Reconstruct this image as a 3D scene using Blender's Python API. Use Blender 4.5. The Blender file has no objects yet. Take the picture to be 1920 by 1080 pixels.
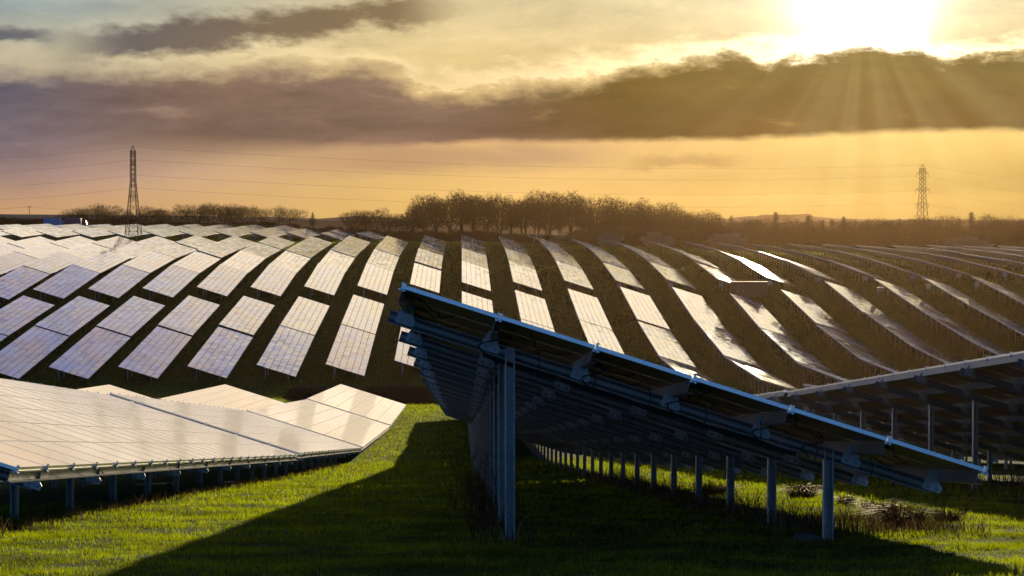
import bpy, math, random
import numpy as np
from mathutils import Vector, Matrix, Euler
R = math.radians
rng = np.random.default_rng(7)
random.seed(7)
sc = bpy.context.scene
col = sc.collection
# ------------------------------------------------------------------ camera, sun, exposure
F = 3930.0            # focal length in photo pixels (1920 wide)
VX, HY = 866.0, 412.0 # where +Y meets the picture, and the eye level
cam_d = bpy.data.cameras.new('camera'); cam = bpy.data.objects.new('camera', cam_d); col.objects.link(cam)
cam_d.sensor_width = 36.0; cam_d.lens = 36.0*F/1920.0
cam_d.clip_start = 0.5; cam_d.clip_end = 20000
yaw = math.atan((960-VX)/F); pitch = math.atan((540-HY)/F)
cam.location = (0, 0, 0); cam.rotation_euler = (R(90)-pitch, 0, -yaw)
sc.camera = cam
sc.view_settings.view_transform = 'Standard'; sc.view_settings.look = 'None'
sc.view_settings.exposure = 0.0; sc.view_settings.gamma = 1.0
sc.view_settings.use_curve_mapping = False
SUN_AZ, SUN_EL = R(10.2), R(5.4)
sun_d = bpy.data.lights.new('sun', 'SUN'); sun_d.energy = 5.0; sun_d.angle = R(0.5); sun_d.color = (1.0, .80, .52)
sun = bpy.data.objects.new('sun', sun_d); col.objects.link(sun)
sdir = Vector((math.sin(SUN_AZ)*math.cos(SUN_EL), math.cos(SUN_AZ)*math.cos(SUN_EL), math.sin(SUN_EL)))
sun.rotation_euler = sdir.to_track_quat('Z', 'Y').to_euler(); sun.location = (60, 100, 60)
cy = sc.cycles
cy.max_bounces = 6; cy.diffuse_bounces = 2; cy.glossy_bounces = 4; cy.transmission_bounces = 4
cy.volume_bounces = 0; cy.transparent_max_bounces = 6
cy.caustics_reflective = False; cy.caustics_refractive = False
cy.sample_clamp_indirect = 4.0
cy.use_denoising = True

def lin(r, g, b, k=1.0):
    f = lambda c: (c/255/12.92 if c/255 <= .04045 else ((c/255+.055)/1.055)**2.4)
    return (f(r)*k, f(g)*k, f(b)*k, 1.0)

# ------------------------------------------------------------------ node helper
class NT:
    def __init__(s, tree): s.t = tree
    def n(s, typ, **kw):
        nd = s.t.nodes.new(typ)
        for k, v in kw.items(): setattr(nd, k, v)
        return nd
    def put(s, sock, v):
        if v is None: return
        if hasattr(v, 'is_output'): s.t.links.new(v, sock)
        else:
            if hasattr(sock.default_value, '__len__') and not hasattr(v, '__len__'): v = [v]*len(sock.default_value)
            if hasattr(sock.default_value, '__len__') and len(sock.default_value) == 3 and len(v) == 4: v = v[:3]
            sock.default_value = v
    def m(s, op, a, b=None, c=None, clamp=False):
        nd = s.n('ShaderNodeMath', operation=op, use_clamp=clamp)
        for i, v in enumerate((a, b, c)): s.put(nd.inputs[i], v) if v is not None else None
        return nd.outputs[0]
    def sm(s, x, a, b, lo=0.0, hi=1.0):
        nd = s.n('ShaderNodeMapRange', interpolation_type='SMOOTHSTEP')
        flip = False
        for k, v in zip(('Value', 'From Min', 'From Max', 'To Min', 'To Max'), (x, a, b, lo, hi)): s.put(nd.inputs[k], v)
        return nd.outputs[0]
    def mix(s, f, a, b, bt='MIX'):
        nd = s.n('ShaderNodeMix', data_type='RGBA', blend_type=bt)
        s.put(nd.inputs['Factor'], f); s.put(nd.inputs[6], a); s.put(nd.inputs[7], b)
        return nd.outputs[2]
    def ramp(s, x, stops):
        nd = s.n('ShaderNodeValToRGB'); cr = nd.color_ramp
        while len(cr.elements) < len(stops): cr.elements.new(0.5)
        for e, (p, c) in zip(cr.elements, stops): e.position = p; e.color = c
        s.put(nd.inputs[0], x); return nd.outputs[0]
    def curve(s, x, pts):
        nd = s.n('ShaderNodeFloatCurve'); cu = nd.mapping.curves[0]
        cu.points[0].location = pts[0]; cu.points[1].location = pts[-1]
        for p in pts[1:-1]: cu.points.new(*p)
        nd.mapping.update(); s.put(nd.inputs['Value'], x); return nd.outputs[0]
    def vec(s, x, y, z=0.0):
        nd = s.n('ShaderNodeCombineXYZ')
        for i, v in enumerate((x, y, z)): s.put(nd.inputs[i], v)
        return nd.outputs[0]
    def noise(s, v, scale, detail=4, rough=.5, dist=0.0):
        nd = s.n('ShaderNodeTexNoise'); s.put(nd.inputs['Vector'], v)
        s.put(nd.inputs['Scale'], scale); s.put(nd.inputs['Detail'], detail); s.put(nd.inputs['Roughness'], rough); s.put(nd.inputs['Distortion'], dist)
        return nd.outputs[0]

# ------------------------------------------------------------------ world: low-sun sky with layered cloud
world = bpy.data.worlds.new('World'); sc.world = world; world.use_nodes = True
wt = world.node_tree; wt.nodes.clear(); W = NT(wt)
SK = 0.1
def wc(r, g, b, k=1.0): return lin(r, g, b, k/SK)
geo = W.n('ShaderNodeTexCoord').outputs['Generated']
sep = W.n('ShaderNodeSeparateXYZ'); W.put(sep.inputs[0], geo)
dx, dy, dz = sep.outputs
a = W.m('MULTIPLY', W.m('ARCTAN2', dx, dy), 3.93)      # azimuth from the row direction, ~1 per 14.6 degrees
e = W.m('MULTIPLY', W.m('ARCSINE', dz), 3.93)          # elevation in the same unit
nish = W.n('ShaderNodeTexSky', sky_type='NISHITA', sun_disc=False, sun_elevation=SUN_EL, sun_rotation=SUN_AZ,
           air_density=1.0, dust_density=1.5, ozone_density=2.0).outputs[0]
p = W.vec(W.m('MULTIPLY', a, 1.0), W.m('MULTIPLY', e, 3.0), 0)
p2 = W.vec(W.m('MULTIPLY', a, 1.6), W.m('MULTIPLY', e, 2.4), 3.3)
nA = W.m('SUBTRACT', W.noise(p, 3.2, 6, .55), .5)
nB = W.m('SUBTRACT', W.noise(W.vec(W.m('MULTIPLY', a, 1.5), W.m('MULTIPLY', e, 3.6), 3.3), 8.0, 9, .62, .15), .5)
nC = W.m('SUBTRACT', W.noise(W.vec(a, W.m('MULTIPLY', e, 4.0), 7.0), 2.0, 7, .6, .4), .5)
nE = W.m('SUBTRACT', W.noise(W.vec(W.m('MULTIPLY', a, 1.3), W.m('MULTIPLY', e, 6.5), 5.1), 3.2, 8, .62, .5), .5)
# open sky behind the cloud
left = W.ramp(W.m('MULTIPLY', e, 2.0), [(0, wc(200, 157, 112)), (.06, wc(197, 155, 118)), (.18, wc(186, 152, 142)), (.42, wc(182, 160, 138)), (.6, wc(196, 184, 152)), (.78, wc(150, 162, 160)), (1, wc(195, 190, 165))])
mid = W.ramp(W.m('MULTIPLY', e, 2.0), [(0, wc(206, 168, 96)), (.10, wc(216, 177, 106)), (.3, wc(226, 182, 122)), (.6, wc(228, 200, 140)), (.8, wc(222, 203, 156)), (1, wc(235, 215, 172))])
rgt = W.ramp(W.m('MULTIPLY', e, 2.0), [(0, wc(150, 130, 58)), (.10, wc(168, 144, 68)), (.3, wc(228, 188, 100)), (.6, wc(236, 208, 140)), (.8, wc(232, 216, 166)), (1, wc(240, 226, 182))])
base = W.mix(W.sm(a, -.85, .0), left, mid)
base = W.mix(W.sm(a, .05, .8), base, rgt)
wisp = W.m('ADD', 1.0, W.m('ADD', W.m('MULTIPLY', nC, W.sm(e, .15, .35, .5, 1.1)), W.m('MULTIPLY', nB, W.sm(e, .2, .4, .0, .5))))
base = W.mix(1.0, base, W.vec(wisp, wisp, wisp), 'MULTIPLY')
# thin bright cloud higher up, lit by the sun: what the panels mirror
hi = W.mix(W.sm(a, -1.3, .4), wc(236, 218, 214, 1.25), wc(255, 232, 196, 1.9))
hi = W.mix(W.sm(nC, -.1, .25), hi, wc(255, 236, 204, 2.1))
nD = W.noise(W.vec(W.m('MULTIPLY', a, 3.0), W.m('MULTIPLY', e, 4.0), 11.0), 2.2, 5, .6)
hi2 = W.mix(W.sm(nD, .40, .60), wc(146, 172, 236, 1.15), wc(234, 212, 216, 1.3))
hi = W.mix(W.sm(e, .85, 1.30), hi, hi2)
hi = W.mix(W.sm(W.m('ABSOLUTE', W.m('SUBTRACT', a, .15)), .75, 1.5), hi, wc(128, 134, 158, .7))
base = W.mix(W.sm(e, .46, .68), base, hi)
# sun glow
AS, ES = SUN_AZ*3.93+.045, SUN_EL*3.93+.03
ra = W.m('SUBTRACT', a, AS); re_ = W.m('SUBTRACT', e, ES)
rr = W.m('SQRT', W.m('ADD', W.m('MULTIPLY', ra, ra), W.m('MULTIPLY', W.m('MULTIPLY', re_, re_), 1.6)))
glow = W.m('ADD', W.m('MULTIPLY', W.m('EXPONENT', W.m('MULTIPLY', W.m('POWER', W.m('DIVIDE', rr, .105), 2.0), -1.0)), 2.4),
           W.m('MULTIPLY', W.m('EXPONENT', W.m('MULTIPLY', rr, -6.0)), .65))
gl10 = W.m('MULTIPLY', glow, 10.0)
base = W.mix(1.0, base, W.vec(gl10, W.m('MULTIPLY', gl10, .93), W.m('MULTIPLY', gl10, .76)), 'ADD')
# the big bank: top and bottom outlines over azimuth
ax = W.m('DIVIDE', W.m('ADD', a, .9), 2.1, clamp=True)      # -0.9..1.2 -> 0..1
def P(px, py): return (((px-866)/1000+.9)/2.1, (412-py)/1000)
top = W.curve(ax, [(0, .285), P(0, 122), P(300, 118), P(600, 108), P(720, 112), P(800, 150), P(880, 158), P(980, 146), P(1100, 128), P(1240, 110), P(1320, 100), P(1400, 93), P(1430, 104), P(1480, 97), P(1560, 84), P(1610, 78), P(1665, 88), P(1705, 80), P(1745, 108), P(1800, 98), P(1920, 96), (1, .31)])
bot = W.curve(ax, [(0, .10), P(0, 330), P(200, 300), P(400, 286), P(620, 276), P(900, 266), P(1200, 262), P(1500, 258), P(1700, 248), P(1920, 250), (1, .16)])
edgeN = W.m('ADD', W.m('MULTIPLY', nB, .10), W.m('MULTIPLY', nA, .035))
et = W.m('ADD', W.m('SUBTRACT', top, e), edgeN)            # >0 under the top
eb = W.m('ADD', W.m('SUBTRACT', e, bot), W.m('MULTIPLY', nB, .02))
softt = W.sm(a, .1, .65, .060, .026)
mt = W.sm(et, 0.0, softt)
softb = W.sm(a, -.75, -.15, .075, .008)
mb_ = W.sm(eb, W.m('MULTIPLY', softb, -1.0), softb)
bank = W.m('MULTIPLY', W.m('MULTIPLY', W.m('MULTIPLY', mt, mb_), W.sm(nE, .30, .10, .72, 1.0)), W.sm(W.m('ABSOLUTE', a), 1.5, 2.4, 1.0, 0.0))
bl = W.mix(W.sm(e, .10, .28), wc(120, 106, 114), wc(84, 84, 102))
bm = W.mix(W.sm(e, .13, .28), wc(112, 88, 78), wc(128, 102, 88))
br_ = W.mix(W.sm(e, .15, .30), wc(80, 56, 20), wc(100, 80, 30))
bc = W.mix(W.sm(a, -.95, -.45), bl, bm)
bc = W.mix(W.sm(a, -.15, .35), bc, br_)
bshade = W.m('ADD', 1.0, W.m('ADD', W.m('MULTIPLY', nB, .5), W.m('ADD', W.m('MULTIPLY', nA, .7), W.m('MULTIPLY', nE, 1.3))))
bc = W.mix(1.0, bc, W.vec(bshade, bshade, bshade), 'MULTIPLY')
# light leaking into the bank around the sun, and beams under it
leak = W.m('MULTIPLY', W.m('EXPONENT', W.m('MULTIPLY', rr, -4.6)), 1.6)
ang = W.m('ARCTAN2', ra, W.m('MULTIPLY', re_, -1.0))
beamN = W.noise(W.vec(W.m('MULTIPLY', ang, 3.0), .3, 1.7), 1.25, 2, .5)
beam = W.m('MULTIPLY', W.sm(beamN, .34, .74), W.m('EXPONENT', W.m('MULTIPLY', rr, -2.0)))
beam = W.m('MULTIPLY', beam, W.sm(re_, -.02, -.22))
bc = W.mix(1.0, bc, W.vec(leak, W.m('MULTIPLY', leak, .90), W.m('MULTIPLY', leak, .38)), 'ADD')
sky = W.mix(bank, base, bc)
# bright rim along the upper edge near the sun
rim = W.m('MULTIPLY', W.m('MULTIPLY', W.sm(et, -.035, .004), W.sm(et, .016, .002)), W.m('EXPONENT', W.m('MULTIPLY', rr, -2.6)))
rim = W.m('MULTIPLY', rim, 14.0)
sky = W.mix(1.0, sky, W.vec(rim, W.m('MULTIPLY', rim, .86), W.m('MULTIPLY', rim, .62)), 'ADD')
# upper-left streak
c1 = W.m('SUBTRACT', e, W.m('ADD', W.m('MULTIPLY', a, .125), .403))
c1 = W.m('ADD', W.m('ABSOLUTE', W.m('ADD', c1, W.m('MULTIPLY', nA, .05))), W.m('MULTIPLY', nB, .09))
s1 = W.m('MULTIPLY', W.sm(c1, .048, .012), W.m('MULTIPLY', W.sm(a, -.80, -.6), W.sm(a, .03, -.14)))
sky = W.mix(W.m('MULTIPLY', s1, .9), sky, W.mix(W.sm(a, -.8, -.2), wc(80, 78, 92), wc(120, 98, 72)))
c2 = W.m('ADD', W.m('ABSOLUTE', W.m('SUBTRACT', e, .333)), W.m('MULTIPLY', nB, .05))
s2 = W.m('MULTIPLY', W.sm(c2, .02, .004), W.m('MULTIPLY', W.sm(a, -.98, -.88), W.sm(a, -.72, -.80)))
sky = W.mix(W.m('MULTIPLY', s2, .85), sky, wc(84, 86, 100))
# soft mauve shade hanging under the bank, and small low clouds
c3 = W.m('ADD', W.m('ABSOLUTE', W.m('SUBTRACT', e, .115)), W.m('MULTIPLY', nC, .12))
s3 = W.m('MULTIPLY', W.sm(c3, .05, .0), W.m('MULTIPLY', W.sm(a, -.5, -.1), W.sm(a, .35, .15)))
sky = W.mix(W.m('MULTIPLY', s3, .6), sky, wc(166, 130, 108))
c4 = W.m('ADD', W.m('ABSOLUTE', W.m('SUBTRACT', e, .108)), W.m('MULTIPLY', nB, .075))
s4 = W.m('MULTIPLY', W.sm(c4, .02, .002), W.m('MULTIPLY', W.sm(a, .27, .38), W.sm(a, .56, .46)))
sky = W.mix(W.m('MULTIPLY', s4, .55), sky, wc(170, 132, 84))
b10 = W.m('MULTIPLY', beam, 2.0)
sky = W.mix(1.0, sky, W.vec(b10, W.m('MULTIPLY', b10, .95), W.m('MULTIPLY', b10, .5)), 'ADD')
# high overhead and behind: clear blue
back = W.mix(W.sm(e, .3, 1.8), wc(76, 146, 232, 1.1), wc(36, 74, 140, .10))
back = W.mix(.25, back, nish)
fb = W.sm(W.m('ABSOLUTE', a), 1.2, 2.8)
fz = W.sm(e, 1.45, 2.0)
sky = W.mix(W.m('MAXIMUM', fb, fz), sky, back)
bg = W.n('ShaderNodeBackground'); W.put(bg.inputs[0], sky); bg.inputs[1].default_value = SK
wo = W.n('ShaderNodeOutputWorld'); wt.links.new(bg.outputs[0], wo.inputs[0])
world.cycles.sampling_method = 'MANUAL'; world.cycles.sample_map_resolution = 1024

# ------------------------------------------------------------------ mesh helper
class MB:
    def __init__(s): s.v = []; s.f = []; s.m = []; s.uv = []; s.has_uv = False
    def face(s, idx, mat=0, uv=None):
        s.f.append(tuple(idx)); s.m.append(mat); s.uv.append(uv)
        if uv: s.has_uv = True
    def hexa(s, P8, mat=0, topuv=None, topmat=None, botmat=None):
        b = len(s.v); s.v.extend([tuple(q) for q in P8])   # 0-3 bottom ccw seen from above, 4-7 top
        s.face((b+3, b+2, b+1, b), mat if botmat is None else botmat)
        s.face((b+4, b+5, b+6, b+7), mat if topmat is None else topmat, topuv)
        for i in range(4):
            j = (i+1) % 4; s.face((b+i, b+j, b+4+j, b+4+i), mat)
    def box(s, x0, x1, y0, y1, z0, z1, mat=0, fn=None, **k):
        P8 = [(x0, y0, z0), (x1, y0, z0), (x1, y1, z0), (x0, y1, z0), (x0, y0, z1), (x1, y0, z1), (x1, y1, z1), (x0, y1, z1)]
        if fn: P8 = [fn(*q) for q in P8]
        s.hexa(P8, mat, **k)
    def ext(s, prof, p0, p1, ux, uy, mat=0, s1=1.0):
        b = len(s.v); n = len(prof); p0 = Vector(p0); p1 = Vector(p1); ux = Vector(ux); uy = Vector(uy)
        for q in prof: s.v.append(tuple(p0+ux*q[0]+uy*q[1]))
        for q in prof: s.v.append(tuple(p1+(ux*q[0]+uy*q[1])*s1))
        for i in range(n):
            j = (i+1) % n; s.face((b+i, b+j, b+n+j, b+n+i), mat)
        s.face(tuple(b+n-1-i for i in range(n)), mat); s.face(tuple(b+n+i for i in range(n)), mat)
    def bar(s, p0, p1, r0, r1=None, n=4, mat=0):
        r1 = r0 if r1 is None else r1
        d = (Vector(p1)-Vector(p0))
        if d.length < 1e-6: return
        d.normalize(); u = d.orthogonal().normalized(); w = d.cross(u)
        b = len(s.v)
        for pp, r in ((p0, r0), (p1, r1)):
            for i in range(n):
                t = 2*math.pi*i/n+math.pi/4
                s.v.append(tuple(Vector(pp)+(u*math.cos(t)+w*math.sin(t))*r))
        for i in range(n):
            j = (i+1) % n; s.face((b+i, b+j, b+n+j, b+n+i), mat)
        s.face(tuple(b+n-1-i for i in range(n)), mat); s.face(tuple(b+n+i for i in range(n)), mat)
    def tube(s, pts, r, n=5, mat=0):
        for q0, q1 in zip(pts[:-1], pts[1:]): s.bar(q0, q1, r, r, n, mat)
    def mesh(s, name, mats):
        me = bpy.data.meshes.new(name); me.from_pydata(s.v, [], s.f)
        for m_ in mats: me.materials.append(m_)
        me.polygons.foreach_set('material_index', s.m)
        if s.has_uv:
            ul = me.uv_layers.new(name='uv'); arr = []
            for f_, u_ in zip(s.f, s.uv):
                arr.extend([c for q in (u_ if u_ else [(0, 0)]*len(f_)) for c in q])
            ul.data.foreach_set('uv', arr)
        me.update(); return me
def link(name, data, parent=None, loc=(0, 0, 0), rot=(0, 0, 0), scale=None):
    o = bpy.data.objects.new(name, data); col.objects.link(o); o.parent = parent
    o.location = loc; o.rotation_euler = rot
    if scale is not None: o.scale = scale if hasattr(scale, '__len__') else (scale,)*3
    return o
def tag(o, label=None, cat=None, group=None, kind=None):
    if label: o['label'] = label
    if cat: o['category'] = cat
    if group: o['group'] = group
    if kind: o['kind'] = kind
    return o
ORD = 'zeroth first second third fourth fifth sixth seventh eighth ninth tenth eleventh twelfth thirteenth fourteenth fifteenth sixteenth seventeenth eighteenth nineteenth twentieth'.split()
def nth(n):
    if n <= 20: return ORD[n]
    t = {2: 'twenty', 3: 'thirty', 4: 'forty', 5: 'fifty', 6: 'sixty'}[n//10]
    return (t[:-1]+'ieth') if n % 10 == 0 else t+'-'+ORD[n % 10]

# ------------------------------------------------------------------ materials
def mat(name):
    m_ = bpy.data.materials.new(name); m_.use_nodes = True; t = m_.node_tree
    return m_, NT(t), t.nodes['Principled BSDF'], t.nodes['Material Output']
def simple(name, colr, rough=.5, metal=0.0, var=.15, scale=20, bump=0.0):
    m_, N, b, o = mat(name)
    tc = N.n('ShaderNodeTexCoord').outputs['Object']
    nz = N.noise(tc, scale, 5, .6)
    c = N.mix(nz, tuple(x*(1-var) for x in colr[:3])+(1,), tuple(min(1, x*(1+var)) for x in colr[:3])+(1,))
    N.put(b.inputs['Base Color'], c)
    N.put(b.inputs['Roughness'], N.sm(nz, .2, .8, rough*.8, rough*1.2)); b.inputs['Metallic'].default_value = metal
    if bump:
        bp = N.n('ShaderNodeBump'); bp.inputs['Strength'].default_value = bump; bp.inputs['Distance'].default_value = .02
        N.put(bp.inputs['Height'], nz); N.t.links.new(bp.outputs[0], b.inputs['Normal'])
    return m_
M = {}
# galvanised steel with spangle
m_, N, b, o = mat('galvanised_steel'); tc = N.n('ShaderNodeTexCoord').outputs['Object']
vo = N.n('ShaderNodeTexVoronoi'); N.put(vo.inputs['Vector'], tc); vo.inputs['Scale'].default_value = 55
nz = N.noise(tc, 3.0, 5, .6)
f = N.m('ADD', N.m('MULTIPLY', vo.outputs['Distance'], .7), N.sm(nz, .3, .7, 0, .6))
N.put(b.inputs['Base Color'], N.mix(f, (.22, .24, .26, 1), (.64, .67, .70, 1)))
N.put(b.inputs['Roughness'], N.sm(f, .2, .9, .34, .62)); b.inputs['Metallic'].default_value = .8
M['steel'] = m_
M['alu'] = simple('brushed_aluminium', (.78, .79, .80), .30, 1.0, .08, 30)
M['shaded_frame_steel'] = simple('shade_darkened_steel', (.26, .28, .30), .5, .8, .45, 9)  # same galvanised steel as the posts, darkened for the shade under the decks
M['bolt'] = simple('bolt_steel', (.25, .26, .27), .35, 1.0, .2, 40)
M['cable'] = simple('black_cable', (.012, .012, .013), .55)
M['back'] = simple('dark_backsheet', (.24, .18, .09), .5, 0, .3, 3)
M['jbox'] = simple('black_plastic', (.015, .015, .016), .45)
M['box'] = simple('grey_enclosure', (.55, .56, .58), .5, 0, .08, 2)
M['cabin'] = simple('cabin_cladding', (.10, .085, .075), .7, 0, .15, 1.5)
M['pylon'] = simple('weathered_steel', (.035, .035, .038), .7, .0, .2, 2)
M['wire'] = simple('wire_alloy', (.06, .055, .05), .6)
M['wood'] = simple('weathered_wood', (.06, .045, .035), .8)
M['bark'] = simple('winter_bark', (.026, .017, .012), .9, 0, .3, .8)
M['bark2'] = simple('ivy_dark_bark', (.017, .014, .008), .9, 0, .3, .8)
M['blossom'] = simple('pale_blossom_twigs', (.30, .25, .23), .9, 0, .25, .8)
M['brush'] = simple('dead_brush', (.050, .034, .020), .9, 0, .4, .9)
M['stone'] = simple('grey_stone', (.14, .14, .13), .9, 0, .3, 6, .5)
M['blue'] = simple('light_blue_panel', (.12, .38, .72), .5, 0, .08, 1)
M['navy'] = simple('navy_panel', (.02, .03, .12), .4, 0, .1, 1)
M['white'] = simple('white_paint', (.75, .75, .74), .5, 0, .05, 1)
M['glassdark'] = simple('dark_windscreen', (.02, .02, .025), .08)
M['rubber'] = simple('tyre_rubber', (.02, .02, .02), .8)

def glass_mat(name, patchy):
    m_, N, b, o = mat(name)
    uv = N.n('ShaderNodeTexCoord').outputs['UV']
    s_ = N.n('ShaderNodeSeparateXYZ'); N.put(s_.inputs[0], uv)
    u, v = s_.outputs[0], s_.outputs[1]
    rnd = N.n('ShaderNodeObjectInfo').outputs['Random']
    fu, fv = N.m('FLOOR', u), N.m('FLOOR', v)
    ou = N.m('MULTIPLY', rnd, 40.0)
    lo = N.noise(N.vec(N.m('MULTIPLY', fu, .30), N.m('MULTIPLY', fv, .17), ou), 1.0, 1, .5)
    wn = N.n('ShaderNodeTexWhiteNoise'); N.put(wn.inputs['Vector'], N.vec(fu, fv, ou))
    w_ = wn.outputs['Value']
    # cells: 6 across the short side, 10 along the long one
    cu = N.m('ABSOLUTE', N.m('SUBTRACT', N.m('FRACT', N.m('MULTIPLY', u, 6.0)), .5))
    cv = N.m('ABSOLUTE', N.m('SUBTRACT', N.m('FRACT', N.m('MULTIPLY', v, 10.0)), .5))
    line = N.m('MAXIMUM', N.sm(cu, .465, .492), N.sm(cv, .465, .492))
    cellc = N.mix(w_, (.008, .012, .026, 1), (.014, .020, .042, 1))
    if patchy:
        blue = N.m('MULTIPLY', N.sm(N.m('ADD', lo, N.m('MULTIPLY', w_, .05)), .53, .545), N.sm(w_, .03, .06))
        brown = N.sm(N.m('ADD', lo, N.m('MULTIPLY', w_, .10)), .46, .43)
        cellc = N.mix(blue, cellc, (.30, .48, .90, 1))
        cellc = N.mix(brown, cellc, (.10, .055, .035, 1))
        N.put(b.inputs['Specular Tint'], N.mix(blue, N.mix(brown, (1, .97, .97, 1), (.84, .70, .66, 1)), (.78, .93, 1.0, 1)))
    c = N.mix(N.m('MULTIPLY', line, .3 if not patchy else .15), cellc, (.10, .11, .12, 1))
    N.put(b.inputs['Base Color'], c)
    b.inputs['IOR'].default_value = 1.6
    if not patchy:      # a dusty, textured cover under a smooth wet-looking outer surface
        b.inputs['Roughness'].default_value = .42
        b.inputs['Sheen Weight'].default_value = .8; b.inputs['Sheen Roughness'].default_value = .35; b.inputs['Sheen Tint'].default_value = (1, .95, .88, 1)
        b.inputs['Coat Weight'].default_value = 1.0; b.inputs['Coat IOR'].default_value = 1.5
        N.put(b.inputs['Coat Roughness'], N.sm(w_, 0.0, 1.0, .04, .08))
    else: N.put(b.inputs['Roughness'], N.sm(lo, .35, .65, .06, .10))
    tc = N.n('ShaderNodeTexCoord').outputs['Object']
    # faint waviness of the mounted glass
    bp = N.n('ShaderNodeBump'); bp.inputs['Strength'].default_value = .35; bp.inputs['Distance'].default_value = .004
    N.put(bp.inputs['Height'], N.noise(tc, 1.4, 2, .5)); N.t.links.new(bp.outputs[0], b.inputs['Normal'])
    return m_
M['glass'] = glass_mat('module_glass', False)
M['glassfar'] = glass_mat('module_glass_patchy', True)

# ground
m_, N, b, o = mat('meadow_ground'); tc = N.n('ShaderNodeTexCoord').outputs['Object']
n1 = N.noise(tc, .35, 6, .6); n2 = N.noise(tc, 5.0, 6, .7); n3 = N.noise(tc, .045, 4, .6)
g1 = N.mix(N.sm(n2, .3, .7), (.010, .055, .004, 1), (.042, .145, .010, 1))
g2 = N.mix(N.sm(n1, .56, .74, 0, .7), g1, (.050, .036, .014, 1))
g2 = N.mix(N.sm(n3, .52, .72, 0, .5), g2, (.045, .050, .012, 1))
N.put(b.inputs['Base Color'], g2); b.inputs['Roughness'].default_value = 1.0
b.inputs['Specular IOR Level'].default_value = .1
bp = N.n('ShaderNodeBump'); bp.inputs['Strength'].default_value = .9; bp.inputs['Distance'].default_value = .12
N.put(bp.inputs['Height'], N.m('ADD', n2, N.m('MULTIPLY', n1, 1.5))); N.t.links.new(bp.outputs[0], b.inputs['Normal'])
M['ground'] = m_
m_, N, b, o = mat('soft_earth_track'); tc = N.n('ShaderNodeTexCoord').outputs['Object']
M['track'] = m_; N.put(b.inputs['Base Color'], N.mix(N.noise(tc, .8, 5, .6), (.05, .06, .015, 1), (.11, .08, .04, 1))); b.inputs['Roughness'].default_value = 1
def blade_mat(name, ca, cb, trans=.5, tc_=None, brown=.75):
    m_ = bpy.data.materials.new(name); m_.use_nodes = True; t = m_.node_tree; t.nodes.clear(); N = NT(t)
    ri = N.n('ShaderNodeNewGeometry').outputs['Random Per Island']
    tcg = N.n('ShaderNodeTexCoord').outputs['Object']
    nz = N.noise(tcg, .9, 3, .6)
    c = N.mix(N.m('ADD', N.m('MULTIPLY', ri, .55), N.m('MULTIPLY', N.sm(nz, .35, .65), .45)), ca, cb)
    nq = N.noise(tcg, 3.1, 4, .65)
    c = N.mix(N.sm(nq, .54, .70, 0, brown), c, (.050, .032, .008, 1))
    c = N.mix(N.sm(N.m('ADD', ri, N.m('MULTIPLY', nq, .3)), 1.05, 1.10), c, tc_ or (.35, .27, .11, 1))
    df = N.n('ShaderNodeBsdfDiffuse'); tr = N.n('ShaderNodeBsdfTranslucent')
    green = name != 'dry_stalk'; gl = N.n('ShaderNodeBsdfGlossy')
    N.put(df.inputs[0], c); N.put(tr.inputs[0], N.mix(N.sm(nz, .3, .7, .20, .72) if green else 0.0, c, (.62, .78, .0, 1))); gl.inputs['Roughness'].default_value = .35
    gl.inputs[0].default_value = (.5, .5, .45, 1)
    mx = N.n('ShaderNodeMixShader'); mx.inputs[0].default_value = trans; t.links.new(df.outputs[0], mx.inputs[1]); t.links.new(tr.outputs[0], mx.inputs[2])
    m2 = N.n('ShaderNodeMixShader'); m2.inputs[0].default_value = .035; t.links.new(mx.outputs[0], m2.inputs[1]); t.links.new(gl.outputs[0], m2.inputs[2])
    ou = N.n('ShaderNodeOutputMaterial'); t.links.new(m2.outputs[0], ou.inputs[0])
    return m_
M['blade'] = blade_mat('grass_blade', (.004, .012, .001, 1), (.018, .036, .002, 1), .66)
M['dry'] = blade_mat('dry_stalk', (.055, .030, .012, 1), (.15, .090, .035, 1), .3)

# ------------------------------------------------------------------ terrain
YK = [-80, 0, 10, 20.5, 42, 62.9, 105, 145, 185, 230, 270, 295, 311, 347, 395, 413, 446, 488, 528, 565, 604, 650, 700, 760, 900, 1200, 1600, 3000, 9000]
near = [5, -1.2, -2.15, -3.25, -5.51, -7.8, -12.2, -15.0, -17.0, -20.6, -23.6, -24.7]
tail = [-8, -12, -16, -20]
COLS = [(-80, [-24.2, -20.4, -16.3, -14.2, -11.5, -9.2, -8.0, -6.8, -5.8, -4.9, -4.2, -3.8, -3.4]),
        (0,   [-24.3, -20.6, -16.6, -14.9, -11.9, -9.4, -8.2, -6.9, -6.6, -6.9, -6.9, -7.0, -7.0]),
        (50,  [-24.5, -22.0, -16.7, -14.2, -12.0, -9.9, -8.8, -8.2, -8.2, -8.3, -8.3, -8.3, -8.0]),
        (90,  [-23.4, -20.8, -15.9, -13.9, -12.0, -10.6, -9.8, -9.3, -9.3, -9.3, -9.2, -9.2, -9.0]),
        (130, [-22.6, -20.0, -15.0, -13.4, -12.0, -11.0, -10.3, -9.9, -9.9, -9.9, -9.8, -9.8, -9.5])]
CX = np.array([c[0] for c in COLS], float)
yf = np.arange(-80, 1600, 1.0); prof = []
ker = np.exp(-.5*(np.arange(-18, 19)/6.5)**2); ker /= ker.sum()
for _, hc in COLS:
    z = np.interp(yf, YK, near+hc+tail)
    zs = np.convolve(np.pad(z, 18, 'edge'), ker, 'valid')
    w = np.clip((yf-60)/60, 0, 1); prof.append(z*(1-w)+zs*w)
prof = np.array(prof)
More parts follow.
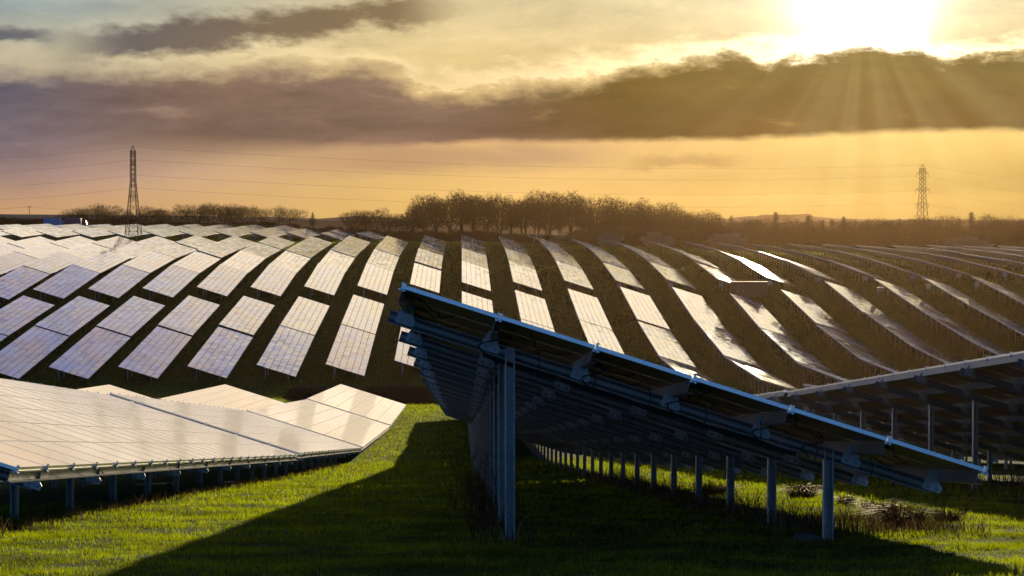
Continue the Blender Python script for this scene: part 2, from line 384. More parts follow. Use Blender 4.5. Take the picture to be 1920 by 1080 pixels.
def G(X, Y):
    X = np.asarray(X, float); Y = np.asarray(Y, float)
    xi = np.clip(np.interp(X, CX, np.arange(len(CX))), 0, len(CX)-1.001); i0 = xi.astype(int); fx = xi-i0; fx = fx*fx*(3-2*fx)
    yi = np.clip(Y+80, 0, len(yf)-2.001); j0 = yi.astype(int); fy = yi-j0
    A = lambda i: prof[i, j0]*(1-fy)+prof[i, j0+1]*fy
    z = A(i0)*(1-fx)+A(np.minimum(i0+1, len(CX)-1))*fx
    far = np.interp(Y, [1500, 3000, 9000], [-15, -16, -20])
    return np.where(Y > 1500, far, z)
def g(x, y): return float(G(x, y))
def pxX(px, Y): return (px-VX)/F*Y
def ground_at(px, py):   # distance at which the ground sheet meets this direction
    ys = np.arange(8, 300, .05); zz = -(py-HY)/F*ys; gg = G(pxX(px, ys), ys)
    k = int(np.argmax(gg > zz)); return pxX(px, ys[k]), ys[k]
xs = np.unique(np.concatenate([np.arange(-14, 16, .5), np.arange(-60, 60, 2.5), np.arange(-240, 240, 8), np.linspace(-1200, 1200, 61)]))
ysg = np.unique(np.concatenate([np.arange(-80, 10, 5), np.arange(10, 70, .5), np.arange(70, 300, 2.5), np.arange(300, 700, 4), np.arange(700, 1560, 25), np.linspace(1600, 2080, 9)]))
XX, YY = np.meshgrid(xs, ysg); ZZ = G(XX, YY)
hum = np.sin(XX*1.9+YY*.7)*np.sin(YY*1.3-XX*.6)*.025+np.sin(XX*4.1+1)*np.sin(YY*3.7)*.015
ZZ = ZZ+hum*np.clip(1-(YY-60)/100, 0, 1)*(np.abs(XX) < 40)
nx, ny = len(xs), len(ysg)
vv = np.stack([XX, YY, ZZ], -1).reshape(-1, 3)
idx = np.arange(nx*ny).reshape(ny, nx)
ff = np.stack([idx[:-1, :-1], idx[:-1, 1:], idx[1:, 1:], idx[1:, :-1]], -1).reshape(-1, 4)
me = bpy.data.meshes.new('ground'); me.from_pydata(vv.tolist(), [], ff.tolist()); me.materials.append(M['ground'])
me.polygons.foreach_set('use_smooth', [True]*len(me.polygons))
tag(link('ground', me), kind='structure')

# distant hills (ridges with real depth)
def ridge(name, Y0, depth, px0, px1, pts, matn, bumps=0.0):
    n = 160; mbr = MB(); pxs = np.linspace(px0, px1, n); hy = np.interp(pxs, [q[0] for q in pts], [q[1] for q in pts])
    r2 = np.random.default_rng(len(pts)); hy = hy-np.abs(r2.normal(0, bumps, n))
    for k in range(n):
        X = pxX(pxs[k], Y0); zt = (HY-hy[k])/F*(Y0)
        for (dy_, q) in ((-depth, -30), (-depth*.5, zt*.45-10), (0, zt), (depth*.6, zt*.4-12), (depth, -40)): mbr.v.append((X*(Y0+dy_)/Y0, Y0+dy_, q))
    for k in range(n-1):
        for j in range(4): mbr.face((k*5+j, (k+1)*5+j, (k+1)*5+j+1, k*5+j+1))
    o = link(name, mbr.mesh(name, [matn])); tag(o, kind='structure')
M['hill'] = simple('haze_paled_hill', (.42, .40, .30), 1.0, 0, .3, .004)  # pale winter fields, lightened further in place of distance haze
M['hillwood'] = simple('haze_paled_woodland', (.20, .17, .13), 1.0, 0, .3, .01)  # woodland tone lightened too, haze painted into the colour
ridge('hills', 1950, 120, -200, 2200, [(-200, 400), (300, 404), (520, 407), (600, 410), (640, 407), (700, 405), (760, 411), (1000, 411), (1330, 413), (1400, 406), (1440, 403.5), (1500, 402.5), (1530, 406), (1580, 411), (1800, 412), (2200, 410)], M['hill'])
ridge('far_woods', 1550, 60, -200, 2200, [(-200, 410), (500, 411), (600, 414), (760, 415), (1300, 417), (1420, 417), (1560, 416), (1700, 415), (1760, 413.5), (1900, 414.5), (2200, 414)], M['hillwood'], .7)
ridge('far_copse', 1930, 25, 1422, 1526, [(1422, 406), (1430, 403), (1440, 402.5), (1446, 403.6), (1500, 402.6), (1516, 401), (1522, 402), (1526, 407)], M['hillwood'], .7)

# ------------------------------------------------------------------ solar tables
T = R(17.6); cT, sT = math.cos(T), math.sin(T)
H = 2.60; ML, MW = 1.65, 1.0; PL, PW = 1.67, 1.01
NV, NU = 24, 6; LEN = NV*PL; RAFT = [1.7+4.07*k for k in range(10)]
def D(u, v, w): return (u*cT+w*sT, v, H-u*sT+w*cT)     # deck coordinates: down the slope, along the row, above the glass
def module_into(mb_, iu, jv, jit=0.0, origin=True, r=None):
    u0, v0 = iu*PW, jv*PL
    j = (r.normal(0, jit, 4) if jit else [0]*4)
    rim_, th = .012, .04
    MW, ML = (.945, 1.625) if jit else (.985, 1.635)
    def q(du, dv, w): return D(u0+du, v0+dv, w)
    c = [q(0, 0, -th), q(MW, 0, -th), q(MW, ML, -th), q(0, ML, -th), q(0, 0, j[0]), q(MW, 0, j[1]), q(MW, ML, j[2]), q(0, ML, j[3])]
    if jit:
        mb_.hexa(c, 1, topuv=[(iu, jv), (iu+1, jv), (iu+1, jv+1), (iu, jv+1)], topmat=0, botmat=2)
        # keep uv inside the module cell
        mb_.uv[-5] = [(iu+.01, jv+.01), (iu+.99, jv+.01), (iu+.99, jv+.99), (iu+.01, jv+.99)]
    else:
        b = len(mb_.v); mb_.v.extend(c)
        mb_.face((b+3, b+2, b+1, b), 2)
        for i in range(4):
            k = (i+1) % 4; mb_.face((b+i, b+k, b+4+k, b+4+i), 1)
        t = [q(rim_, rim_, 0), q(MW-rim_, rim_, 0), q(MW-rim_, ML-rim_, 0), q(rim_, ML-rim_, 0)]
        t2 = [q(rim_, rim_, -.003), q(MW-rim_, rim_, -.003), q(MW-rim_, ML-rim_, -.003), q(rim_, ML-rim_, -.003)]
        b2 = len(mb_.v); mb_.v.extend(t+t2)
        for i in range(4):
            k = (i+1) % 4
            mb_.face((b+4+i, b+4+k, b2+k, b2+i), 1); mb_.face((b2+i, b2+k, b2+4+k, b2+4+i), 1)
        mb_.face((b2+4, b2+5, b2+6, b2+7), 0, [(iu+.01, jv+.01), (iu+.99, jv+.01), (iu+.99, jv+.99), (iu+.01, jv+.99)])
MODM = [M['glass'], M['alu'], M['back']]
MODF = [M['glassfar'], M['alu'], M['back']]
def array_mesh(name, cols, mats, jit, seed=0):
    mb_ = MB(); r = np.random.default_rng(seed)
    for jv in cols:
        for iu in range(NU): module_into(mb_, iu, jv, jit, r=r)
    return mb_.mesh(name, mats)
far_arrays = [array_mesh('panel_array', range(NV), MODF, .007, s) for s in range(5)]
near_array = array_mesh('panel_array', range(NV), MODM, .0, 9)
near_rest = array_mesh('module_rest', range(16, NV), MODM, 0)
m1 = MB(); module_into(m1, 0, 0); module_me = m1.mesh('module', MODM)
jb = MB(); jb.box(.07, .20, .75, .90, -.062, -.0402, 0, D); jbox_me = jb.mesh('junction_box', [M['jbox']])
# C channel profile helper: width w (x), depth d (y), thickness t, lip l ; opens towards -y
def cprof(w, d, t, l):
    h = w/2
    return [(-h, 0), (-h+l, 0), (-h+l, t), (-h+t, t), (-h+t, d-t), (h-t, d-t), (h-t, t), (h-l, t), (h-l, 0), (h, 0), (h, d), (-h, d)]
UX, UZ = Vector((cT, 0, -sT)), Vector((sT, 0, cT))
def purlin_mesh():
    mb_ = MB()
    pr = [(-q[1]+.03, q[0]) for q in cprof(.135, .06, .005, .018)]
    mb_.ext(pr, (0, -.02, 0), (0, LEN+.0, 0), UX, UZ); return mb_.mesh('purlin', [M['shaded_frame_steel']])
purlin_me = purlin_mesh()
PU = [.035]+[k*PW-.005 for k in range(1, 6)]+[6*PW-.045]
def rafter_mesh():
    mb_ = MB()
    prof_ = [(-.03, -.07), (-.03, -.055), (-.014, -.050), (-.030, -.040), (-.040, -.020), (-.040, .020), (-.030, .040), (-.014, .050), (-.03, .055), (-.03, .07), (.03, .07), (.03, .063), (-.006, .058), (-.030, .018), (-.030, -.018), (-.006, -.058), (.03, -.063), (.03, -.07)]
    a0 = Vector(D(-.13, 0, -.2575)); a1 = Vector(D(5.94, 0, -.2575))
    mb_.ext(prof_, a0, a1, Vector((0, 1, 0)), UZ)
    return mb_.mesh('rafter', [M['shaded_frame_steel']])
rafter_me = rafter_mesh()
def bracket_mesh():
    mb_ = MB(); s0 = -.052
    pts = [(-.10, -.30), (.10, -.30), (.11, -.24), (.07, -.20), (.05, -.10), (.03, -.07), (-.03, -.07), (-.06, -.09), (-.10, -.20)]
    mb_.ext([(q[0], q[1]) for q in pts], Vector((0, s0, H)), Vector((0, s0-.008, H)), UX, UZ)
    for du in (-.05, .055):
        c = Vector((0, s0-.008, H))+UX*du+UZ*-.262
        mb_.bar(c, c+Vector((0, -.012, 0)), .022, .022, 8, 1); mb_.bar(c+Vector((0, -.012, 0)), c+Vector((0, -.026, 0)), .012, .010, 6, 1)
    return mb_.mesh('bracket', [M['steel'], M['bolt']])
bracket_me = bracket_mesh()
def post_mesh(h):
    mb_ = MB(); mb_.ext(cprof(.105, .10, .006, .017), (0, 0, -.7), (0, 0, h), (1, 0, 0), (0, 1, 0)); return mb_.mesh('post', [M['steel']])
HP_X, LP_X = 1.09, 4.50   # posts, measured across from the high edge
def deck_h(x): u = (x+.2575*sT)/cT; return H-u*sT-.2575*cT
hp_me, lp_me = post_mesh(deck_h(HP_X)+.06), post_mesh(deck_h(LP_X)+.06)
def clamp_mesh():
    mb_ = MB(); mb_.box(-.012, .012, -.022, .022, -.05, .010); mb_.box(-.026, .026, -.016, .016, .010, .016)
    mb_.bar((0, 0, .016), (0, 0, .03), .010, .010, 6, 1); mb_.box(-.034, .034, -.028, .028, -.066, -.050); mb_.bar((0, -.028, -.058), (0, -.045, -.058), .012, .012, 6, 1)
    return mb_.mesh('clamp', [M['alu'], M['bolt']])
clamp_me = clamp_mesh()
def fframe_mesh():
    mb_ = MB()
    for v in RAFT:
        a0 = Vector(D(-.13, v, -.2575)); a1 = Vector(D(5.94, v, -.2575))
        mb_.ext([(-.035, -.08), (.035, -.08), (.035, .08), (-.035, .08)], a0, a1, Vector((0, 1, 0)), UZ)
    return mb_.mesh('rafters', [M['steel']])
rafter_far = MB(); rafter_far.ext([(-.035, -.08), (.035, -.08), (.035, .08), (-.035, .08)], D(-.13, 0, -.2575), D(5.94, 0, -.2575), Vector((0, 1, 0)), UZ); rafter_far = rafter_far.mesh('rafter', [M['steel']])
pf = MB(); pf.ext([(-.03, -.068), (.03, -.068), (.03, .068), (-.03, .068)], (0, 0, 0), (0, LEN, 0), UX, UZ); purlin_far = pf.mesh('purlin', [M['steel']])
pfar = {}
def pmf(h):
    k = round(h, 2)
    if k not in pfar:
        mb_ = MB(); mb_.box(-.052, .052, 0, .06, -.7, k); pfar[k] = mb_.mesh('post', [M['steel']])
    return pfar[k]
inv = MB(); inv.box(-.45, .45, -.16, .10, -.38, .38); inv.box(-.38, .38, -.175, -.16, -.30, .30); inv.box(-.2, .2, -.10, .05, -.50, -.38); inv_me = inv.mesh('inverter_box', [M['box']])
def cable_meshes():
    out = []
    r = random.Random(3)
    for iu in range(6):
        # string cable sagging under the modules from one junction box to the next
        for (v0, v1) in ((.25, 1.5), (1.45, 3.1)):
            pts = []
            ua, ub = iu*PW+.15+.1*r.random(), iu*PW+.30+.5*r.random()
            for k in range(13):
                t = k/12; sag = math.sin(t*math.pi)*(.08+.05*r.random())
                pts.append(D(ua+(ub-ua)*t+.12*math.sin(t*6+iu), v0+(v1-v0)*t, -.06-sag-.02*math.sin(9*t)))
            mb_ = MB(); mb_.tube(pts, .007, 5); out.append(mb_.mesh('cable', [M['cable']]))
    # bundle clipped along the first rafter
    for off in (0, .02, .045):
        pts = [D(.95+k*.13, 1.62+.015*math.sin(k*1.7+off*40), -.335-off*.7-.018*abs(math.sin(k*.55))) for k in range(28)]
        mb_ = MB(); mb_.tube(pts, .009, 5); out.append(mb_.mesh('cable', [M['cable']]))
    for u0 in (1.0, 2.15, 3.1, 4.05, 4.6):    # cables dropping off the purlins to the bundle
        pts = [D(u0-.02+.10*math.sin(k*.8), 1.5-.03*k*(1 if k < 5 else -.2), -.07-.035*k) for k in range(9)]
        mb_ = MB(); mb_.tube(pts, .008, 5); out.append(mb_.mesh('cable', [M['cable']]))
    for k in range(7):                         # cable ties
        c = Vector(D(1.55+.62*k, 1.62, -.26))
        mb_ = MB(); mb_.tube([c+Vector((0, 0, .13)), c+Vector((.01, -.02, 0)), c+Vector((-.02, 0, -.15))], .005, 4); out.append(mb_.mesh('cable_tie', [M['cable']]))
    return out

def table(X, Y, label, group, detail, mesh=None, posts=10, inverter=False, L=LEN):
    """detail 3: every part, modules one by one; 2: every part, modules as one array; 1: far copy"""
    Xc = X+2.9
    z0, z1 = g(Xc, Y+1.5), g(Xc, Y+LEN-1.5)
    s = (z1-z0)/(LEN-3); zr = z0-s*1.5
    if Y < 190: zr += .02; s -= .0014     # the tables stand slightly stepped
    if Y > 190: zr += tilt_r.gauss(0, .07); s += tilt_r.gauss(0, .0011)
    th = math.atan(s)
    t = link('solar_table', None, loc=(X, Y, zr)); t.empty_display_size = .5
    tag(t, label, 'solar table', group)
    rot = (th, 0, 0)
    if detail == 3:
        for jv in range(16):
            for iu in range(NU):
                o = link('module', module_me, t, rot=rot)
                p_ = Euler(rot).to_matrix() @ Vector((iu*PW*cT, jv*PL, -iu*PW*sT)); o.location = p_
        tag(link('module', near_rest, t, rot=rot), kind='stuff')
    else:
        link('panel_array', mesh or near_array, t, rot=rot)
    Rm = Euler(rot).to_matrix()
    far = detail == 1
    if not far:
        for u in PU:
            link('purlin', purlin_me, t, loc=Rm @ Vector(D(u, 0, -.1085)), rot=rot)
    else:
        for u in (PU[0], PU[3], PU[6]):
            link('purlin', purlin_far, t, loc=Rm @ Vector(D(u, 0, -.1085)), rot=rot)
    for k, v in enumerate(RAFT[:posts]):
        if far: ra = link('rafter', rafter_far, t, loc=Rm @ Vector((0, v, 0)), rot=rot)
        else:
            ra = link('rafter', rafter_me, t, loc=Rm @ Vector((0, v, 0)), rot=rot)
            if detail == 3 or k < 4:
                for u in (PU[0]+.02, PU[1], PU[2], PU[3], PU[4], PU[5], PU[6]-.06):
                    link('bracket', bracket_me, ra, loc=(u*cT, 0, -u*sT))
        for xx, nm in ((HP_X, hp_me), (LP_X, lp_me)):
            pz = deck_h(xx)+s*v+.0
            link('post', pmf(deck_h(xx)+.05) if far else nm, t, loc=(xx, v+(.045 if not far else 0), s*v))
    if not far:
        Rc = rot
        base_rot = (Rm @ Matrix.Rotation(T, 3, 'Y')).to_euler()
        for j in range(NV+1):
            for u in (0.0, NU*PW-.01):
                vpos = min(max(j*PL-.01, 0), LEN-.02)
                link('clamp', clamp_me, t, loc=Rm @ Vector(D(u, vpos, 0)), rot=base_rot)
        for iu in range(1, NU):
            link('clamp', clamp_me, t, loc=Rm @ Vector(D(iu*PW-.005, 0, 0)), rot=base_rot)
    if inverter:
        link('inverter_box', inv_me, t, loc=(HP_X-.25, RAFT[0]-.12, H-1.15))
    return t
GN = 'tables of the near rows'
LX, FX, RX = -4.90-NU*PW*cT+.02, -.579, 9.57
F0, L0 = 20.5, 23.04
STEP = 40.42; HSTEP = 40.62; tilt_r = random.Random(21)
tn = {0: 'nearest', 1: 'second nearest', 2: 'third nearest', 3: 'farthest'}
ft = None
for k in range(4):
    t = table(FX, F0+k*STEP, f'table seen from underneath in the middle row, {tn[k]} of its line' if k else 'nearest table of middle row, dark underside and blue end edge facing camera', GN, 3 if k == 0 else 2)
    if k == 0: ft = t
for k in range(4):
    table(LX, L0+k*STEP, f'cream reflecting table in the row left of the grass lane, {tn[k]} of its line', GN, 3 if k < 2 else 2)
for k in range(4):
    table(RX, L0+k*STEP-2, f'table with silver upper rail in the row right of middle, {tn[k]} of its line', GN, 3 if k == 0 else 2)
# cables and junction boxes of the nearest table
th0 = next(c for c in ft.children if c.name.startswith('purlin')).rotation_euler.copy()
for cmesh in cable_meshes(): link(cmesh.name.split('.')[0], cmesh, ft, rot=th0)
mods = [c for c in ft.children if c.name.startswith('module') and c.get('kind') is None]
for c in mods: link('junction_box', jbox_me, c)
PITCH = 10.15
for r_ in (1, 2, 3, 4):
    for k in range(4):
        if r_ == 1 and k < 1: continue
        if r_ == 2 and k < 2: continue
        if r_ >= 3 and k < 3: continue
        X = LX-PITCH*r_
        table(X, L0+k*STEP, f'cream table, {nth(r_+1)} row left of the lane, {tn[k]} of its line', 'tables of the rows left of the lane', 1, mesh=near_array, posts=10)
for r_ in (1, 2):
    for k in range(1, 4):
        table(RX+PITCH*r_, L0+k*STEP-2, f'shaded table behind the silver railed row, {nth(r_)} row beyond it, {tn[k]} in line', 'tables beyond the silver railed row', 1, mesh=near_array, posts=10)

def inframe(pts):
    xs_, ys_ = [VX+F*p_[0]/p_[1] for p_ in pts], [HY-F*p_[2]/p_[1] for p_ in pts]
    return max(xs_) > -25 and min(xs_) < 1945 and max(ys_) > 0 and min(ys_) < 1080
def corners(X, Y):
    out = []
    for x_, h_ in ((X, H), (X+5.77, .77)):
        for y_ in (Y, Y+LEN): out.append((x_, y_, g(x_, y_)+h_))
    return out
IX = np.arange(-15, 17)
D_UP = lambda i: float(np.interp(i, [-12, -8, -4, -2, -1, 0, 5, 7, 9, 11, 16], [395, 399, 404, 408, 411, 413, 414, 420, 425, 430, 430]))
D_LO = lambda i: float(np.interp(i, [-12, -8, -4, -2, 0, 1, 3, 4, 5, 6, 7, 8, 9, 10, 14], [388, 391, 392, 394, 400, 402, 404, 405, 397, 400, 410, 412, 415, 416, 420]))
def block(name_, rows, starts, group, label_fn, inverter_from=99, posts_fn=None):
    ok = {}
    for i in rows:
        for k, y in starts(i):
            if inframe(corners(PITCH*i, y)): ok.setdefault(i, []).append((k, y))
    order = sorted(ok)
    for n_, i in enumerate(order):
        for k, y in ok[i]:
            table(PITCH*i, y, label_fn(n_+1, k), group, 1, mesh=far_arrays[(i*3+k*7) % 5],
                  posts=(posts_fn(i, k) if posts_fn else 4), inverter=(k == 0 and inverter_from is not None and i >= inverter_from))
pos_up = {0: 'lowest', 1: 'second lowest', 2: 'second highest', 3: 'highest'}
block('upper', range(-13, 17), lambda i: [(k, D_UP(i)+k*HSTEP) for k in range(4)], 'tables of the upper hillside block',
      lambda n_, k: f'hillside table in upper block, {nth(n_)} row from the left, {pos_up[k]} of its row', 3,
      lambda i, k: 10 if i >= 6 else (2 if k == 0 else 1))
def lo_starts(i):
    n_ = 2 if i < 0 else (1 if i == 0 else (2 if i in (1, 2) else 3))
    return [(k, D_LO(i)-(k+1)*HSTEP) for k in range(n_)]
pos_lo = {0: 'highest', 1: 'second highest', 2: 'third highest'}
block('lower', range(-10, 14), lo_starts, 'tables of the lower hillside block',
      lambda n_, k: f'hillside table in lower block, {nth(n_)} row from the left, {pos_lo[k]} of its row', None,
      lambda i, k: 10 if i >= 4 else 2)
block('crest', range(-16, -2), lambda i: [(k, 604+k*STEP) for k in range(3)], 'tables of the field beyond the crest',
      lambda n_, k: f'pale low table beyond the crest, {nth(n_)} row from the left, {("nearest", "middle", "farthest")[k]} of its row', None, lambda i, k: 3)
block('crest_right', range(2, 5), lambda i: [(0, 618)], 'small tables at the foot of the hilltop wood',
      lambda n_, k: f'small table tip before the dark hilltop wood, {nth(n_)} of three from left', None, lambda i, k: 2)

# transformer cabin between the blocks
cx0, cy0 = pxX(1372, 408), 406.5
cz = g(cx0+3, cy0+1)
t = tag(link('substation_cabin', None, loc=(cx0, cy0, cz)), 'flat roofed dark cabin standing between the upper and lower hillside tables', 'cabin')
mb_ = MB(); mb_.box(0, 7.0, 0, 2.6, -.3, 2.75); link('wall', mb_.mesh('wall', [M['cabin']]), t)
mb_ = MB(); mb_.box(-.12, 7.12, -.12, 2.72, 2.753, 2.93); link('roof', mb_.mesh('roof', [M['cabin']]), t)
for x_ in (.35, 1.35):
    mb_ = MB(); mb_.box(x_, x_+.95, -.05, -.003, .1, 2.3); dr = link('door', mb_.mesh('door', [M['cabin']]), t)
    mb_ = MB(); mb_.box(x_+.80, x_+.86, -.09, -.052, 1.0, 1.3); link('handle', mb_.mesh('handle', [M['box']]), dr)
mb_ = MB()
for k in range(8): mb_.box(4.6, 6.0, -.05, -.003, 1.2+k*.12, 1.27+k*.12)
link('vent', mb_.mesh('vent', [M['cabin']]), t)
# free standing switch boxes on legs beside the lower block
for n_, (px, py, dd) in enumerate(((1653.6, 538, 405), (1745.6, 532, 408), (1837.6, 527.6, 410))):
    X = pxX(px, dd); z = g(X, dd)
    t = tag(link('switch_box', None, loc=(X, dd, z)), f'pale combiner box on two legs, {("left", "middle", "right")[n_]} of three beside the right lower rows', 'electrical box', 'combiner boxes on legs')
    mb_ = MB(); mb_.box(-.45, .45, -.15, .15, .9, 1.7); mb_.box(-.5, .5, -.2, .2, 1.703, 1.76); link('case', mb_.mesh('case', [M['box']]), t)
    mb_ = MB(); mb_.box(-.38, .38, -.18, -.152, .98, 1.62); link('door', mb_.mesh('door', [M['white']]), t)
    for s_ in (-.35, .35):
        mb_ = MB(); mb_.box(s_-.03, s_+.03, -.03, .03, -.3, .9); link('leg', mb_.mesh('leg', [M['steel']]), t)

# ------------------------------------------------------------------ pylons and wires
def pylon(X, Y, Ht, wb, wt, rot, label, arms, insul=True):
    z = g(X, Y); t = tag(link('pylon', None, loc=(X, Y, z), rot=(0, 0, rot)), label, 'pylon', 'lattice pylons on the horizon')
    hs = [0, .10, .20, .30, .39, .47, .545, .61, .67, .725, .775, .82, .865, .91, .945]
    def wd(h): return wb+(wt-wb)*min(1, h/.6) if h < .6 else wt*(1-(h-.6)*.28)
    body = MB()
    for sx, sy in ((-1, -1), (1, -1), (1, 1), (-1, 1)):
        lg = MB()
        for h0, h1 in zip(hs[:-1], hs[1:]):
            lg.bar((sx*wd(h0)/2, sy*wd(h0)/2, h0*Ht-(.5 if h0 == 0 else 0)), (sx*wd(h1)/2, sy*wd(h1)/2, h1*Ht), .11 if h0 < .6 else .08)
        lg.bar((sx*wd(hs[-1])/2, sy*wd(hs[-1])/2, hs[-1]*Ht), (0, 0, Ht), .06)
        link('leg', lg.mesh('leg', [M['pylon']]), t)
    c4 = [(-1, -1), (1, -1), (1, 1), (-1, 1)]
    for n_, (h0, h1) in enumerate(zip(hs[:-1], hs[1:])):
        for q in range(4):
            a_, b_ = c4[q], c4[(q+1) % 4]
            P0 = lambda c, h: (c[0]*wd(h)/2, c[1]*wd(h)/2, h*Ht)
            body.bar(P0(a_, h0), P0(b_, h1), .055); body.bar(P0(b_, h0), P0(a_, h1), .055)
            if n_ in (0, 4, 7, 10, 12, 13): body.bar(P0(a_, h1), P0(b_, h1), .06)
    link('lattice', body.mesh('lattice', [M['pylon']]), t)
    att = []
    for (h, al) in arms:
        for sgn in (-1, 1):
            am = MB(); w_ = wd(h)/2
            for sy in (-1, 1):
                am.bar((sgn*w_*.9, sy*w_, h*Ht), (sgn*al, 0, h*Ht), .06); am.bar((sgn*w_*.9, sy*w_, h*Ht+.035*Ht), (sgn*al, 0, h*Ht), .045)
            am.bar((sgn*(w_+al)/2, -w_/2, h*Ht), (sgn*(w_+al)/2, w_/2, h*Ht), .04)
            ao = link('cross_arm', am.mesh('cross_arm', [M['pylon']]), t)
            ins = MB()
            for k in range(6): ins.bar((sgn*al, 0, h*Ht-.15-k*.22), (sgn*al, 0, h*Ht-.30-k*.22), .09, .05, 6)
            ins.bar((sgn*al, 0, h*Ht), (sgn*al, 0, h*Ht-1.6), .03)
            link('insulator', ins.mesh('insulator', [M['pylon']]), ao)
            att.append(Matrix.Rotation(rot, 3, 'Z') @ Vector((sgn*al, 0, h*Ht-1.6))+Vector((X, Y, z)))
    att.append(Vector((X, Y, z+Ht)))
    return att
PLY, PRY = 598.0, 800.0
PLX, PRX = pxX(253, PLY), pxX(1733, PRY)
HL = (443-274)/F*PLY+.3; zL = g(PLX, PLY); HLt = (HY-274)/F*PLY-zL
HRt = (HY-307)/F*PRY-g(PRX, PRY)
# arms lie across the line, seen almost end on at the left pylon
attL = pylon(PLX, PLY, HLt, 4.1, 1.35, R(82), 'tall dark lattice pylon standing among the pale tables at left', ((.80, 2.6), (.62, 3.0), (.46, 2.6)))
attR = pylon(PRX, PRY, HRt, 4.6, 2.0, R(20), 'smaller lattice pylon above the right hand treeline', ((.88, 2.6), (.68, 3.2), (.50, 2.9)))
def wire(p0, p1, sag, r, label, group):
    pts = []
    for k in range(41):
        t_ = k/40; q = p0.lerp(p1, t_); q.z -= sag*4*t_*(1-t_); pts.append(q)
    mb_ = MB(); mb_.tube(pts, r, 4); o = link('power_line', mb_.mesh('power_line', [M['wire']])); tag(o, label, 'power line', group)
nm = ['top', 'second', 'third', 'lowest']
WG = 'overhead wires between the pylons'
Ls = [(276, 294), (300, 322), (328.5, 348), (352.5, 373)]
Rs = [309, 329.5, 357, 380]
Rr = [(311, 333), (331, 358), (359, 382), (382, 406)]
for k in range(4):
    pL = Vector((PLX, PLY, (HY-Ls[k][0])/F*PLY)); pR = Vector((PRX, PRY, (HY-Rs[k])/F*PRY))
    wire(pL, pR, 3.4, .020, f'{nm[k]} overhead wire spanning between the left and right pylons', WG)
    d2 = 720.0; pE = Vector((pxX(-60, d2), d2, (HY-Ls[k][1]-3)/F*d2))
    wire(pL, pE, .8, .020, f'{nm[k]} overhead wire running left from the tall pylon', WG)
    d3 = 980.0; pE = Vector((pxX(2000, d3), d3, (HY-Rr[k][1]-6)/F*d3))
    wire(pR, pE, 1.5, .020, f'{nm[k]} overhead wire running right from the small pylon', WG)
# telegraph pole far left
tx, ty = pxX(60, 830), 830; tz = g(tx, ty)
t = tag(link('telegraph_pole', None, loc=(tx, ty, tz)), 'thin telegraph pole with crossarm above the far left hedge', 'utility pole')
ht = (HY-388)/F*ty-tz
mb_ = MB(); mb_.bar((0, 0, -.5), (0, 0, ht), .16, .11, 6); link('pole', mb_.mesh('pole', [M['wood']]), t)
mb_ = MB(); mb_.box(-.8, .8, -.08, .08, ht-.2, ht-.05); link('crossarm', mb_.mesh('crossarm', [M['wood']]), t)
for s_ in (-.7, 0, .7):
    mb_ = MB(); mb_.bar((s_, 0, ht-.05), (s_, 0, ht+.25), .07, .05, 6); link('insulator', mb_.mesh('insulator', [M['wood']]), t)
pt = Vector((tx, ty, tz+ht+.1))
wire(pt, Vector((pxX(-60, 830), 830, pt.z-.7)), .5, .03, 'faint wire running left from the telegraph pole', 'wires of the telegraph pole')
wire(pt, Vector((pxX(190, 830), 830, pt.z-1.4)), .5, .03, 'faint wire running right from the telegraph pole', 'wires of the telegraph pole')

# lorries on the far road
def lorry(px0, px1, Y, matb, roofm, label, cab_right=True):
    x0, x1 = pxX(px0, Y), pxX(px1, Y); z = g(x0, Y); Lb = x1-x0
    t = tag(link('lorry', None, loc=(x0, Y, z)), label, 'lorry')
    mb_ = MB(); mb_.box(0, Lb, 0, 2.5, 1.15, 4.25); link('box_body', mb_.mesh('box_body', [matb]), t)
    mb_ = MB(); mb_.box(-.03, Lb+.03, -.03, 2.53, 4.253, 4.36); link('roof', mb_.mesh('roof', [roofm]), t)
    mb_ = MB(); mb_.box(0, Lb+.9, .3, 2.2, .85, 1.147); link('chassis', mb_.mesh('chassis', [M['rubber']]), t)
    mb_ = MB(); x_ = Lb+.35
    mb_.hexa([(x_, .05, .6), (x_+2.0, .05, .6), (x_+2.0, 2.45, .6), (x_, 2.45, .6), (x_, .05, 3.5), (x_+1.5, .05, 3.5), (x_+1.5, 2.45, 3.5), (x_, 2.45, 3.5)])
    cab = link('cab', mb_.mesh('cab', [matb]), t)
    mb_ = MB(); mb_.hexa([(x_+1.0, .03, 1.9), (x_+1.95, .03, 1.9), (x_+1.95, 2.3, 1.9), (x_+1.0, 2.3, 1.9), (x_+1.0, .03, 2.9), (x_+1.70, .03, 2.9), (x_+1.70, 2.3, 2.9), (x_+1.0, 2.3, 2.9)]); link('windscreen', mb_.mesh('windscreen', [M['glassdark']]), cab)
    for wx in (1.2, 2.4, Lb+1.2):
        mb_ = MB(); mb_.bar((wx, .0, .5), (wx, .35, .5), .5, .5, 14); link('wheel', mb_.mesh('wheel', [M['rubber']]), t)
lorry(86, 116, 772, M['blue'], M['blue'], 'pale blue box lorry on the far road at left')
lorry(125, 155, 772, M['navy'], M['white'], 'dark navy lorry with pale roof following the pale blue one')
mb_ = MB(); 
for k in range(30):
    x0_ = -230+k*6; mb_.v.extend([(x0_, 769, g(x0_, 769)+.03), (x0_, 776, g(x0_, 776)+.03)])
for k in range(29): mb_.face((2*k, 2*k+2, 2*k+3, 2*k+1))
M['asphalt'] = simple('asphalt', (.05, .05, .05), .9)
tag(link('road', mb_.mesh('road', [M['asphalt']])), kind='structure')

